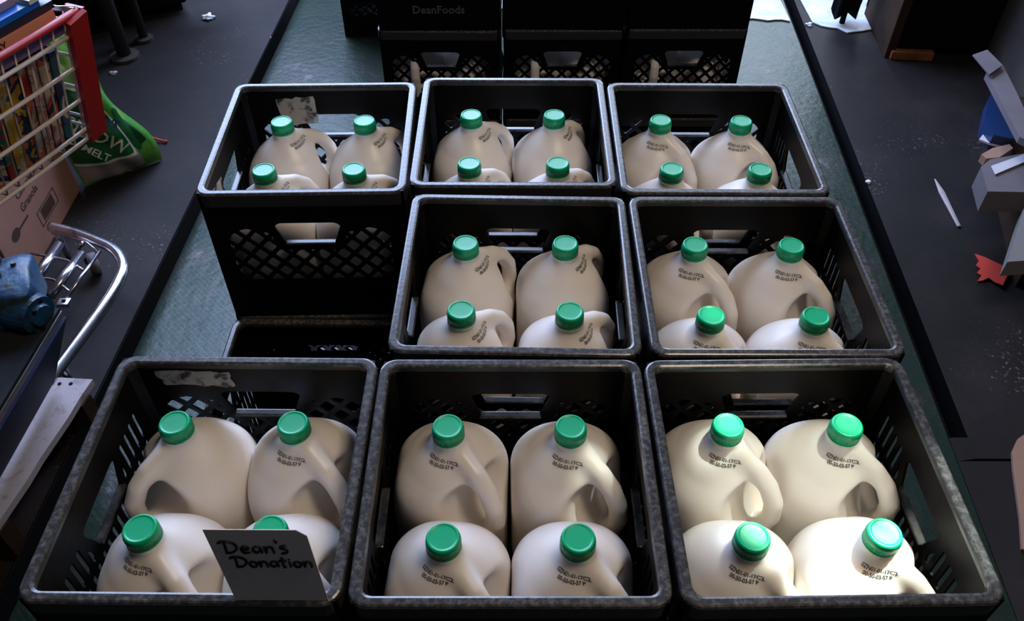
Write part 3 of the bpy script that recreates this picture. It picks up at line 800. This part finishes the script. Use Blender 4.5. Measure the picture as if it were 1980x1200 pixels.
# ------------------------------------------------------------------ green bag
def make_bag():
    root = link('salt_bag', None)
    A = at(165, 362, FZ); B = at(262, 328, FZ); C_ = at(302, 286, FZ)
    root.location = (A.x, A.y, FZ)
    # pillow-shaped sack leaning back: local u along the front, v up, w thickness
    u = (B-A); u.z = 0; LW = .250; u.normalize(); back = Vector((-u.y, u.x, 0))
    up = (Vector((0, 0, 1))*.97 + back*.16 + u*-.10).normalized()
    nrm = u.cross(up).normalized()
    H = .47
    tp = lambda b: 1.0 - .30*b
    def P3(a, b, side):
        # a 0..1 across, b 0..1 up, side -1 front / +1 back
        w_ = .052*(1-abs(2*a-1)**3)*(1-abs(2*b-1)**4.0)*(1.0+.35*(1-b)) + .003
        xx = a*LW*tp(b) + .02*sin(b*9)*(a > .9)
        crease = .006*sin(a*19+b*7)+.005*sin(b*31+a*5)
        return A*1.0 - Vector((A.x, A.y, FZ))*1.0 + u*xx + up*(b*H+.004) + nrm*(-side*-1)*(-(w_+crease*(1-abs(2*a-1)))) - back*0
    n, m_ = 28, 36
    def grid(side):
        bm_v = []
        for i in range(n+1):
            for j in range(m_+1): bm_v.append(P3(i/n, j/m_, side))
        return bm_v
    def band(name, mt, test, off=0, lab=None):
        bm = bmesh.new()
        for side in (-1, 1):
            g = grid(side); idx = {}
            for i in range(n):
                for j in range(m_):
                    a, b = (i+.5)/n, (j+.5)/m_
                    if not test(a, b, side): continue
                    vs = []
                    for q in ((i, j), (i+1, j), (i+1, j+1), (i, j+1)):
                        if q not in idx: idx[q] = bm.verts.new(g[q[0]*(m_+1)+q[1]] + nrm*(-side)*off*-1)
                        vs.append(idx[q])
                    bm.faces.new(vs if side < 0 else vs[::-1])
        bmesh.ops.remove_doubles(bm, verts=bm.verts, dist=.0001)
        o = link(name, bm_mesh(name, bm, True), mt, root)
        if lab: tag(o, lab)
        return o
    curve = lambda a: .17+.05*a
    band('sack_body', M['bag_green'], lambda a, b, s_: True)
    return root, P3, u, up, nrm, LW, H
bag, bagP, bu, bup, bn, bLW, bH = make_bag()
tag(bag, 'green and grey plastic salt bag leaning on the floor behind the shopping cart', 'bag')
def bag_patch(name, fa, mt, off, lab=None):
    """thin printed film areas lying on the bag's front"""
    side = fside
    v, f = march(fa, 0.03, .97, .02, .96, .02, 1, lambda a, b, w_: bagP(a, b, side)+bnv*(off+.0004-w_*.0006))
    o = link(name, me_from(name, v, f, False), mt, bag)
    if lab: tag(o, lab)
# find which side faces the camera
mid_f = bagP(.5, .5, -1)+bag.location; mid_b = bagP(.5, .5, 1)+bag.location
fside = -1 if (mid_f-CPOS).length < (mid_b-CPOS).length else 1
bnv = bn*(1 if bn.dot(CPOS-mid_f) > 0 else -1)
bag_patch('grey_panel', lambda a, b: np.minimum(.21-.02*a-b, .80-a)+0*a*b, M['bag_grey'], .0012, 'grey lower panel')
bag_patch('dark_panel', lambda a, b: np.minimum.reduce([.72-a+.05*np.sin(b*6), b-.16+.12*(.7-a)*-.3, .74+.0*a-b-.35*np.maximum(a-.35, 0)]), M['bag_dark'], .0024, 'dark green printed panel')
bag_patch('outline', lambda a, b: .012-np.abs(np.minimum.reduce([.73-a+.05*np.sin(b*6), b-.15+.12*(.7-a)*-.3, .75+.0*a-b-.35*np.maximum(a-.35, 0)])), M['bag_line'], .0030)
bag_patch('dark_panel', lambda a, b: .0+ (.07 - np.hypot((a-.86), (b-.32)*.42)), M['bag_dark'], .0024, 'dark green side print')
def bag_text(s_, size, a0, b0, mt, rot, sh=0):
    me = text_mesh(s_, size, 0, .0006, sh)
    V, Fc = [], []
    ca, sa = cos(rot), sin(rot)
    for v in me.vertices:
        x = v.co.x*ca - v.co.y*sa; y = v.co.x*sa + v.co.y*ca
        bb = b0+y/bH; t_ = 1.0 - .30*bb; t0 = 1.0 - .30*b0; V.append(bagP((a0*t0+x/bLW)/t_, bb, fside)+bnv*.0075)
    for p in me.polygons: Fc.append(list(p.vertices))
    o = link('lettering', me_from('lettering', V, Fc), mt, bag)
bag_text('SNOW', .062, .40, .33, M['bag_line'], RD(-50))
bag_text('MELT', .034, .30, .235, M['bag_line'], RD(-50))
bag_text('KINS', .040, .62, .43, M['navy'], RD(-52), .3)
bm = bmesh.new(); sp = at(285, 262, FZ+.02); tube(bm, smooth_path([at(288, 262, FZ+.03), at(300, 268, FZ+.012), at(322, 274, FZ+.006)], 5), [.004]*10+[.008], 8)
tp = link('red_tie', None); bpy.data.objects.remove(tp)
mt_ = bm_mesh('tie', bm, True); mt_.transform(Matrix.Translation(-bag.location)); tag(link('tie_string', mt_, M['redpaper'], bag), 'red tie string')

# ------------------------------------------------------------------ cardboard carton
def carton_box():
    a = at(155, 368, FZ); b = at(70, 522, FZ); d = (b-a); d.z = 0; d.normalize(); L = .46; nrm = Vector((-d.y, d.x, 0))
    if nrm.x < 0: nrm = -nrm          # towards the crates
    c = a + d*L/2 - nrm*.14; H = .40
    root = link('cardboard_box', None); root.location = (c.x, c.y, FZ); root.rotation_euler = (0, 0, math.atan2(d.y, d.x))
    s = 1 if (Matrix.Rotation(root.rotation_euler.z, 3, 'Z') @ Vector((0, 1, 0))).dot(nrm) > 0 else -1
    bm = bmesh.new(); box(bm, (0, 0, H/2), (L, .28, H), bevel=.003); link('carton_body', bm_mesh('carton_body', bm), M['carton'], root)
    bm = bmesh.new(); box(bm, (0, .071, H+.002), (L-.004, .138, .003)); box(bm, (0, -.071, H+.002), (L-.004, .138, .003)); link('top_flap', bm_mesh('top_flap', bm), M['carton'], root)
    y = s*.1405
    rz = 0 if s < 0 else pi
    def put(me, x, z, lab=None, name='print'):
        o = link(name, me, M['kprint'], root, (x, y, z), (pi/2, 0, rz))
        if lab: tag(o, lab)
    sg = 1 if s < 0 else -1
    # the printed face seen from the crates: x runs the other way round when s > 0
    X = lambda t: -L/2*sg*-1*0 + (-L/2 + t)     # distance from the far corner
    bm = bmesh.new()
    for q in ((0, .024, .125, .003), (0, -.024, .125, .003), (-.061, 0, .003, .05), (.061, 0, .003, .05)): box(bm, (q[0], q[1], 0), (q[2], q[3], .0006))
    for i in range(26):
        if 2 < i < 23: box(bm, (-.052+i*.0042, 0, 0), (.0016+.0014*((i*7) % 3 == 0), .036, .0005))
    put(bm_mesh('barcode', bm), X(.19), .085, 'printed barcode frame', 'barcode')
    put(text_mesh('Cinnamon', .034, .0003, .0003), X(.23), .195, None, 'lettering'); put(text_mesh('Granola', .034, .0003, .0003), X(.25), .155, None, 'lettering')
    bm = bmesh.new(); bmesh.ops.create_circle(bm, cap_ends=True, radius=.02, segments=20, matrix=Matrix.Diagonal((1.25, .85, 1, 1)))
    box(bm, (sg*-.05, 0, 0), (.07, .007, .0006)); put(bm_mesh('spoon_print', bm), X(.375), .135, 'printed spoon emblem', 'spoon_emblem')
    tag(root, 'brown cardboard carton with dark printing under the front of the cart', 'cardboard box')
carton_box()

# ------------------------------------------------------------------ chrome trolley frame
def trolley():
    z = -.70; A_ = lambda px, py, dz=0: at(px, py, z)+Vector((0, 0, dz))
    root = link('trolley_frame', None); c = at(150, 560, z); root.location = (c.x, c.y, FZ); inv = Matrix.Translation(-root.location)
    def part(name, bm, mt=M['chrome'], lab=None):
        me = bm_mesh(name, bm, True); me.transform(inv); o = link(name, me, mt, root)
        if lab: tag(o, lab)
    bm = bmesh.new(); tube(bm, smooth_path([A_(98, 438), A_(145, 450), A_(188, 466), A_(222, 484), A_(238, 512), A_(229, 545), A_(205, 586), A_(165, 642), A_(122, 700), A_(95, 738)], 6), .0145, 14); part('u_tube', bm)
    for a, b in (((115, 472), (62, 552)), ((158, 490), (98, 572))):
        bm = bmesh.new(); tube(bm, [A_(*a), A_(*b)], .0125, 12); part('cross_tube', bm)
    bm = bmesh.new()
    tube(bm, smooth_path([A_(60, 490), A_(130, 503), A_(160, 522)], 3), .0035, 8); tube(bm, smooth_path([A_(74, 538), A_(105, 541), A_(136, 565)], 3), .0035, 8)
    tube(bm, [A_(100, 450), A_(165, 466), A_(188, 486)], .0035, 8); tube(bm, [A_(193, 486), A_(128, 576)], .005, 8); part('wire_brace', bm)
    bm = bmesh.new(); ce = A_(124, 585); box(bm, ce, (.03, .026, .012), bevel=.002); part('bolt_plate', bm)
    bm = bmesh.new(); ce = A_(125, 585, .0065); box(bm, ce, (.009, .009, .003)); part('bolt', bm, M['steel_and_shade'])
    # caster
    bm = bmesh.new(); ce = Vector((*at(172, 490, -.76).xy, FZ+.032)); tube(bm, [ce-Vector((.010, .005, 0)), ce+Vector((.010, .005, 0))], .032, 22); part('caster_wheel', bm, M['greycard'], 'grey caster wheel')
    bm = bmesh.new(); tube(bm, [ce+Vector((-.018, 0, 0)), ce+Vector((-.018, 0, .06)), A_(160, 470, .0)], .006, 8); part('caster_fork', bm)
    for px, py in ((118, 706), (105, 440)):
        bm = bmesh.new(); p_ = A_(px, py); tube(bm, [p_, (p_.x, p_.y, FZ)], .009, 8); part('leg', bm)
    tag(root, 'chrome tube trolley frame with rounded end lying low beside the cardboard carton', 'trolley')
trolley()

# ------------------------------------------------------------------ blue motor on a blue bench
def bench():
    z = -.45
    root = link('blue_bench', None); root.location = (-.60, .60, FZ); inv = Matrix.Translation(-root.location)
    a = at(119, 603, z); b = a + (at(0, 802, z)-a).normalized()*.75
    d = (b-a).normalized(); n = Vector((-abs(d.y), d.x*(-1 if d.y < 0 else 1)*-1, 0)); n = Vector((d.y, -d.x, 0)); n = n if n.x < 0 else -n
    def part(name, bm, mt, lab=None):
        me = bm_mesh(name, bm); me.transform(inv); o = link(name, me, mt, root)
        if lab: tag(o, lab)
    bm = bmesh.new(); slab(bm, [a, b, b+n*.3, a+n*.3], .012)
    me = bm; part('deck', me, M['bluedeck'], 'grimy dark deck')
    bm = bmesh.new(); tube(bm, [a+Vector((0, 0, .002)), b+Vector((0, 0, .002))], .0022, 6); part('edge_strip', bm, M['edge'], 'bare metal edge')
    # slanted side panel and plinth
    bm = bmesh.new(); q = Vector((0, 0, -.012))
    dn = n*.11 + Vector((0, 0, -.215))
    slab(bm, [a+q, a+q+dn, b+q+dn, b+q], .006)
    part('side_panel', bm, M['darkblue'], 'dark blue slanted panel')
    bm = bmesh.new(); cc = (a+b)/2+n*.265
    box(bm, (cc.x, cc.y, (FZ+z-.013)/2), (.06, .66, z-.013-FZ), rot=Matrix.Rotation(math.atan2(d.y, d.x)+pi/2, 3, 'Z')); part('plinth', bm, M['black'])
    tag(root, 'low blue metal bench with grimy deck and pale metal edge, left of the pallet', 'bench')
bench()
def motor():
    z = -.45; root = link('motor_housing', None); c = at(45, 640, z); c = Vector((c.x-.01, c.y+.02, z)); root.location = (c.x-.020, c.y-.020, z+.001); root.scale = (.88, .88, .80)
    bm = bmesh.new(); box(bm, (-.02, .06, .062), (.175, .16, .12), rot=Matrix.Rotation(RD(20), 3, 'Z'), bevel=.03)
    bmesh.ops.subdivide_edges(bm, edges=bm.edges[:], cuts=2, use_grid_fill=True)
    rnd = random.Random(4)
    for v in bm.verts: v.co += Vector((sin(v.co.y*60+v.co.z*40), sin(v.co.x*70), sin(v.co.x*50+v.co.y*60)))*.003
    link('casing', bm_mesh('casing', bm, True), M['blue'], root)
    bm = bmesh.new(); tube(bm, [(.03, .03, .05), (.085, .01, .048)], [.052, .046], 24); tube(bm, [(.085, .01, .048), (.095, .006, .048)], [.03, .026], 20)
    link('end_bell', bm_mesh('end_bell', bm, False), M['blue'], root)
    for k in range(6):
        aa = k*pi/3; p_ = Vector((.088, .01+.034*cos(aa), .048+.034*sin(aa))); bm = bmesh.new(); tube(bm, [p_, p_+Vector((.006, -.002, 0))], .0045, 8)
        link('bolt', bm_mesh('bolt', bm), M['steel_and_shade'], root)
    for x, y, r_ in ((-.06, .10, .012), (-.03, .12, .009), (-.055, .05, .011), (-.01, .07, .010), (.012, .105, .007)):
        bm = bmesh.new(); tube(bm, [(x, y, .112), (x+.004, y, .132)], [r_, r_*.8], 10); link('terminal', bm_mesh('terminal', bm), mat('tarnished_metal', (.10, .10, .10), .5, .6), root)
    bm = bmesh.new(); tube(bm, smooth_path([(-.07, .02, .11), (-.05, -.02, .14), (-.02, .0, .13), (-.01, .03, .11)], 5), .006, 8); link('pipe', bm_mesh('pipe', bm, True), M['tan'], root)
    tag(root, 'worn blue cast motor housing with dark bolts on the blue bench', 'motor')
motor()

# ------------------------------------------------------------------ pallet
def pallet():
    z = -.70; root = link('wooden_pallet', None); c = at(60, 900, z); root.location = (c.x, c.y, FZ); inv = Matrix.Translation(-root.location)
    a0 = at(108, 729, z); a1 = at(179, 733, z); d = ((at(30, 1010, z)-a1).normalized()*.6 + (at(0, 1005, z)-a1).normalized()*.4); d.normalize()
    d = (at(-8, 1018, z)-a1).normalized(); wv = (a0-a1).normalized()
    def part(name, bm, mt=M['wood']):
        me = bm_mesh(name, bm); me.transform(inv); link(name, me, mt, root)
    L = .78
    def board(off, w_, name='deck_board', mt=M['wood']):
        bm = bmesh.new(); n = 14
        top = []
        for i in range(n+1):
            p_ = a1 + wv*off + d*(L*i/n) + Vector((0, 0, 0)); j = .0015*sin(i*2.1+off*50)
            top.append((p_ + wv*j, p_ + wv*(w_+j*.5)))
        for (p0, q0), (p1, q1) in zip(top, top[1:]):
            slab(bm, [p0, q0, q1, p1] if (q0-p0).cross(p1-p0).z > 0 else [p1, q1, q0, p0], .018)
        bmesh.ops.remove_doubles(bm, verts=bm.verts, dist=.0002)
        part(name, bm, mt)
    board(0, .086); board(.100, .078, mt=M['wood_dark'])
    for k in (.03, .36, .70):
        bm = bmesh.new(); p_ = a1 + d*k + wv*-.004 + Vector((0, 0, -.018)); q_ = p_ + wv*.18; e = d*.036
        slab(bm, [p_, q_, q_+e, p_+e], .11 if (q_-p_).cross(e).z > 0 else -.11); part('stringer', bm, M['wood_dark'])
    bm = bmesh.new()
    for px, py in ((115, 742), (137, 742)):
        p_ = at(px, py, z); tube(bm, [p_+Vector((0, 0, -.002)), p_+Vector((0, 0, .0012))], .0045, 10)
    part('nail_head', bm, M['steel_and_shade'])
    tag(root, 'weathered wooden pallet with pale edge board at the lower left', 'pallet')
pallet()

# ------------------------------------------------------------------ dark machinery behind, left
def left_machine():
    root = link('dark_cabinet', None); root.location = (-1.30, 2.82, FZ); root.rotation_euler = (0, 0, RD(30))
    bm = bmesh.new(); box(bm, (-.08, .16, .75), (1.1, .5, 1.42), bevel=.01); link('cabinet_body', bm_mesh('b', bm), M['black'], root)
    for k, x in enumerate((-.40, .05, .40)):
        bm = bmesh.new(); box(bm, (x, -.095, .78), (.40, .014, 1.2), bevel=.004); link('door', bm_mesh('d', bm), M['black'], root)
    for x in (-.58, .42):
        bm = bmesh.new(); box(bm, (x, .16, .02), (.06, .44, .04)); link('foot', bm_mesh('f', bm), M['steel_and_shade'], root)
    tag(root, 'tall sooty black cabinet standing at the back left beyond the bag', 'cabinet')
left_machine()
for (px, py), lab in (((243, 112), 'thicker dull grey upright pipe nearest the green bag'), ((280, 78), 'thinner dull grey upright pipe in front of the black cabinet')):
    p_ = at(px, py, FZ); bm = bmesh.new(); r_ = .026 if px < 260 else .017
    tube(bm, [(0, 0, .0), (0, 0, 1.5)], r_, 16); o = link('upright_pipe', bm_mesh('pipe', bm, True), M['grey'], None, (p_.x, p_.y, FZ)); tag(o, lab, 'pipe', 'upright pipes at the back left')
    bm = bmesh.new(); lathe(bm, [(r_, .018), (r_*2.1, .014), (r_*2.1, 0), (0, 0)], 20); link('flange', bm_mesh('flange', bm), M['grey'], o)
# ------------------------------------------------------------------ right background
def right_shelf():
    root = link('wooden_bench', None); p_ = at(1708, 112, FZ); root.location = p_; root.rotation_euler = (0, 0, RD(-4))
    def part(name, c, s, mt, bevel=.004, lab=None):
        bm = bmesh.new(); box(bm, c, s, bevel=bevel); o = link(name, bm_mesh(name, bm), mt, root)
        if lab: tag(o, lab)
    part('side_panel', (.02, .18, .40), (.035, .36, .80), M['wood_dark'])
    part('side_panel', (.36, .18, .40), (.03, .36, .80), M['black'])
    part('base_rail', (.10, .0, .018), (.16, .03, .034), mat('orange_brown_wood', (.26, .09, .03), .6, col2=(.12, .04, .015), nscale=14))
    part('back_panel', (.18, .35, .42), (.36, .02, .76), M['black'])
    part('shelf', (.19, .18, .30), (.32, .34, .02), M['black']); part('front_panel', (.19, .02, .17), (.30, .015, .26), M['black'])
    part('top_board', (.26, .10, .60), (.30, .30, .018), mat('reddish_board', (.14, .035, .03), .6), .003, 'reddish board')
    bm = bmesh.new(); tube(bm, [(.11, -.052, .612), (.24, -.056, .612)], .004, 8); link('edge_strip', bm_mesh('e', bm), mat('pale_pink_edge', (.45, .30, .28), .6), root)
    tag(root, 'dark wooden shelf unit with a reddish board at the back right', 'shelf')
right_shelf()
def coat():
    # dark cloth hanging at the left of the shelf, towards the snow
    root = link('hanging_cloth', None); root.location = (1.85, 2.88, FZ)
    bm = bmesh.new(); n = 26; prev = None
    for j in range(12):
        z = .05+.075*j; row = []
        for i in range(n):
            a = 2*pi*i/n; r_ = .048+.006*sin(5*a+j*.3)+.0015*j
            row.append(bm.verts.new((r_*cos(a)*1.1 + .003*j, r_*sin(a)*.8, z + (.02*sin(a*3) if j == 0 else 0))))
        if prev:
            for i in range(n): bm.faces.new((prev[i], prev[(i+1) % n], row[(i+1) % n], row[i]))
        else: bm.faces.new(row[::-1])
        prev = row
    bm.faces.new(prev); link('folds', bm_mesh('folds', bm, True), M['black'], root)
    bm = bmesh.new(); tube(bm, [(0, 0, 0), (0, 0, .2)], .012, 8); link('stand_pole', bm_mesh('sp', bm), M['steel_and_shade'], root)
    tag(root, 'black cloth gathered on a stand against the bright snow, back right', 'cloth')
coat()
def rheap():
    W3 = lambda px, py, z: at(px, py, z)
    def sheet(name, label, cat, pts, mt, th, group=None):
        bm = bmesh.new(); P_ = [W3(*p) for p in pts]; c = sum(P_, Vector())/len(P_)
        slab(bm, [p-c for p in P_], th); o = link(name, bm_mesh(name, bm), mt, None, c); tag(o, label, cat, group); return o
    sheet('cardboard_flap', 'greyish square cardboard flap sticking up by the right wall', 'cardboard', [(1880, 108, -.50), (1908, 98, -.50), (1938, 128, -.50), (1912, 146, -.50)], M['greycard'], .004)
    sheet('cardboard_strip', 'long greyish cardboard strip below the square flap', 'cardboard', [(1902, 152, -.53), (1934, 137, -.53), (1958, 185, -.53), (2010, 300, -.53), (1966, 276, -.53)], M['greycard'], .02)
    sheet('plastic_film', 'crumpled blue plastic film under the cardboard strip', 'plastic film', [(1918, 180, -.64), (1945, 200, -.64), (1962, 262, -.64), (1945, 296, -.64), (1908, 288, -.64), (1890, 264, -.64), (1900, 215, -.64)], M['bluefilm'], .05)
    sheet('paper_scrap', 'crumpled white paper scrap on the blue film', 'paper', [(1892, 272, -.625), (1900, 262, -.625), (1938, 250, -.625), (1947, 272, -.625), (1938, 287, -.625), (1912, 280, -.625)], M['paper'], .006)
    sheet('glove', 'tan rumpled glove between the white scrap and the pale box', 'glove', [(1891, 312, -.63), (1912, 300, -.63), (1945, 292, -.63), (1952, 300, -.63), (1925, 318, -.63), (1900, 320, -.63)], M['tan'], .025)
    def carton(label, pts, z1, z0, mt, flap=None, grp=None):
        P_ = [W3(px, py, z1) for px, py in pts]; c = sum(P_, Vector())/len(P_); root = link('cardboard_box', None); root.location = (c.x, c.y, z0)
        bm = bmesh.new(); slab(bm, [(p.x-c.x, p.y-c.y, z1-z0) for p in P_], (z1-z0) if (P_[1]-P_[0]).cross(P_[2]-P_[0]).z > 0 else -(z1-z0))
        link('carton_body', bm_mesh('carton_body', bm), mt, root)
        if flap:
            F_ = [W3(*q) for q in flap]; bm = bmesh.new(); slab(bm, [p-root.location for p in F_], .003); link('flap', bm_mesh('flap', bm), M['paper'], root)
        tag(root, label, 'box', grp)
    carton('dark brown carton on the floor beneath the pale boxes at the right edge', [(1935, 190), (2010, 185), (2100, 465), (2012, 470)], -.67, FZ, M['wood_dark'])
    carton('pale grey box with a white flap at the right edge', [(1897, 322), (1915, 308), (2040, 285), (2060, 372), (1910, 370)], -.60, -.669, M['greycard'], [(1916, 322, -.597), (2000, 292, -.597), (2000, 306, -.597), (1924, 338, -.597)])
    carton('dull white carton end at the right edge above the red scrap', [(1948, 506), (1982, 398), (2080, 398), (2090, 496)], -.62, -.669, mat('dull_white_board', (.20, .195, .19), .7))
    # red scrap with a torn toothed edge
    pts = [(1885, 490), (1905, 497), (1952, 519), (1948, 532), (1939, 551), (1924, 545), (1912, 536), (1900, 542), (1890, 543), (1898, 532), (1889, 527), (1896, 519), (1887, 512), (1893, 504)]
    bm = bmesh.new(); P_ = [W3(x, y, FZ+.004+.012*((x-1885)/67)) for x, y in pts]; c = P_[0].copy(); c.z = FZ
    vs = [bm.verts.new(p-c) for p in P_]; f = bm.faces.new(vs); g = bmesh.ops.extrude_face_region(bm, geom=[f]); bmesh.ops.translate(bm, verts=[v for v in g['geom'] if isinstance(v, bmesh.types.BMVert)], vec=(0, 0, -.003))
    o = link('paper_scrap', bm_mesh('red', bm), M['redpaper'], None, c); tag(o, 'red cardboard scrap with a toothed torn edge on the concrete', 'paper')
    # wood splinter
    a, b = W3(1808, 345, FZ+.006), W3(1855, 437, FZ+.006); bm = bmesh.new(); c = (a+b)/2
    tube(bm, [a-c, (a*.7+b*.3)-c, b-c], [.002, .010, .006], 6); bmesh.ops.scale(bm, vec=(1, 1, .6), verts=bm.verts)
    tag(link('wood_splinter', bm_mesh('sp', bm), M['wood'], None, (c.x, c.y, FZ+.004)), 'thin pale wood splinter lying on the concrete right of the crates', 'wood splinter')
    # brown paper at the lower right edge
    pts = [(1985, 836), (1968, 848), (1957, 872), (1959, 905), (1965, 950), (1972, 1000), (1976, 1060), (2080, 1100), (2100, 850)]
    bm = bmesh.new(); P_ = [W3(x, y, FZ+.010) for x, y in pts]; c = P_[0].copy(); c.z = FZ
    slab(bm, [p-c for p in P_], .008 if (P_[1]-P_[0]).cross(P_[2]-P_[0]).z > 0 else -.008)
    tag(link('brown_paper', bm_mesh('bp', bm), M['tan'], None, c), 'brown kraft paper with a rounded edge at the lower right', 'paper')
rheap()
# small litter on the floor
for (px, py, s_, lab) in ((403, 33, .022, 'small bluish lump of snow on the floor near the black cabinet'), (533, 75, .02, 'pale stone chip at the edge of the left floor slot'), (219, 141, .012, 'tiny pale crumb on the floor by the green bag'),
                          (1565, 47, .014, 'small white lump of snow beside the right floor slot'), (1678, 352, .009, 'tiny white grain on the concrete near the right slot')):
    p_ = at(px, py, FZ+s_*.3); bm = bmesh.new(); bmesh.ops.create_icosphere(bm, subdivisions=3, radius=s_)
    for v in bm.verts: v.co *= 1+.22*sin(v.co.x*300+px)+.18*sin(v.co.y*260+v.co.z*210); v.co.z = max(v.co.z*.55, -s_*.3)
    tag(link('floor_crumb', bm_mesh('crumb', bm, True), M['snow'] if 'snow' in lab or 'white' in lab else M['wood'], None, (p_.x, p_.y, FZ+s_*.3)), lab, 'litter', 'small litter on the floor')
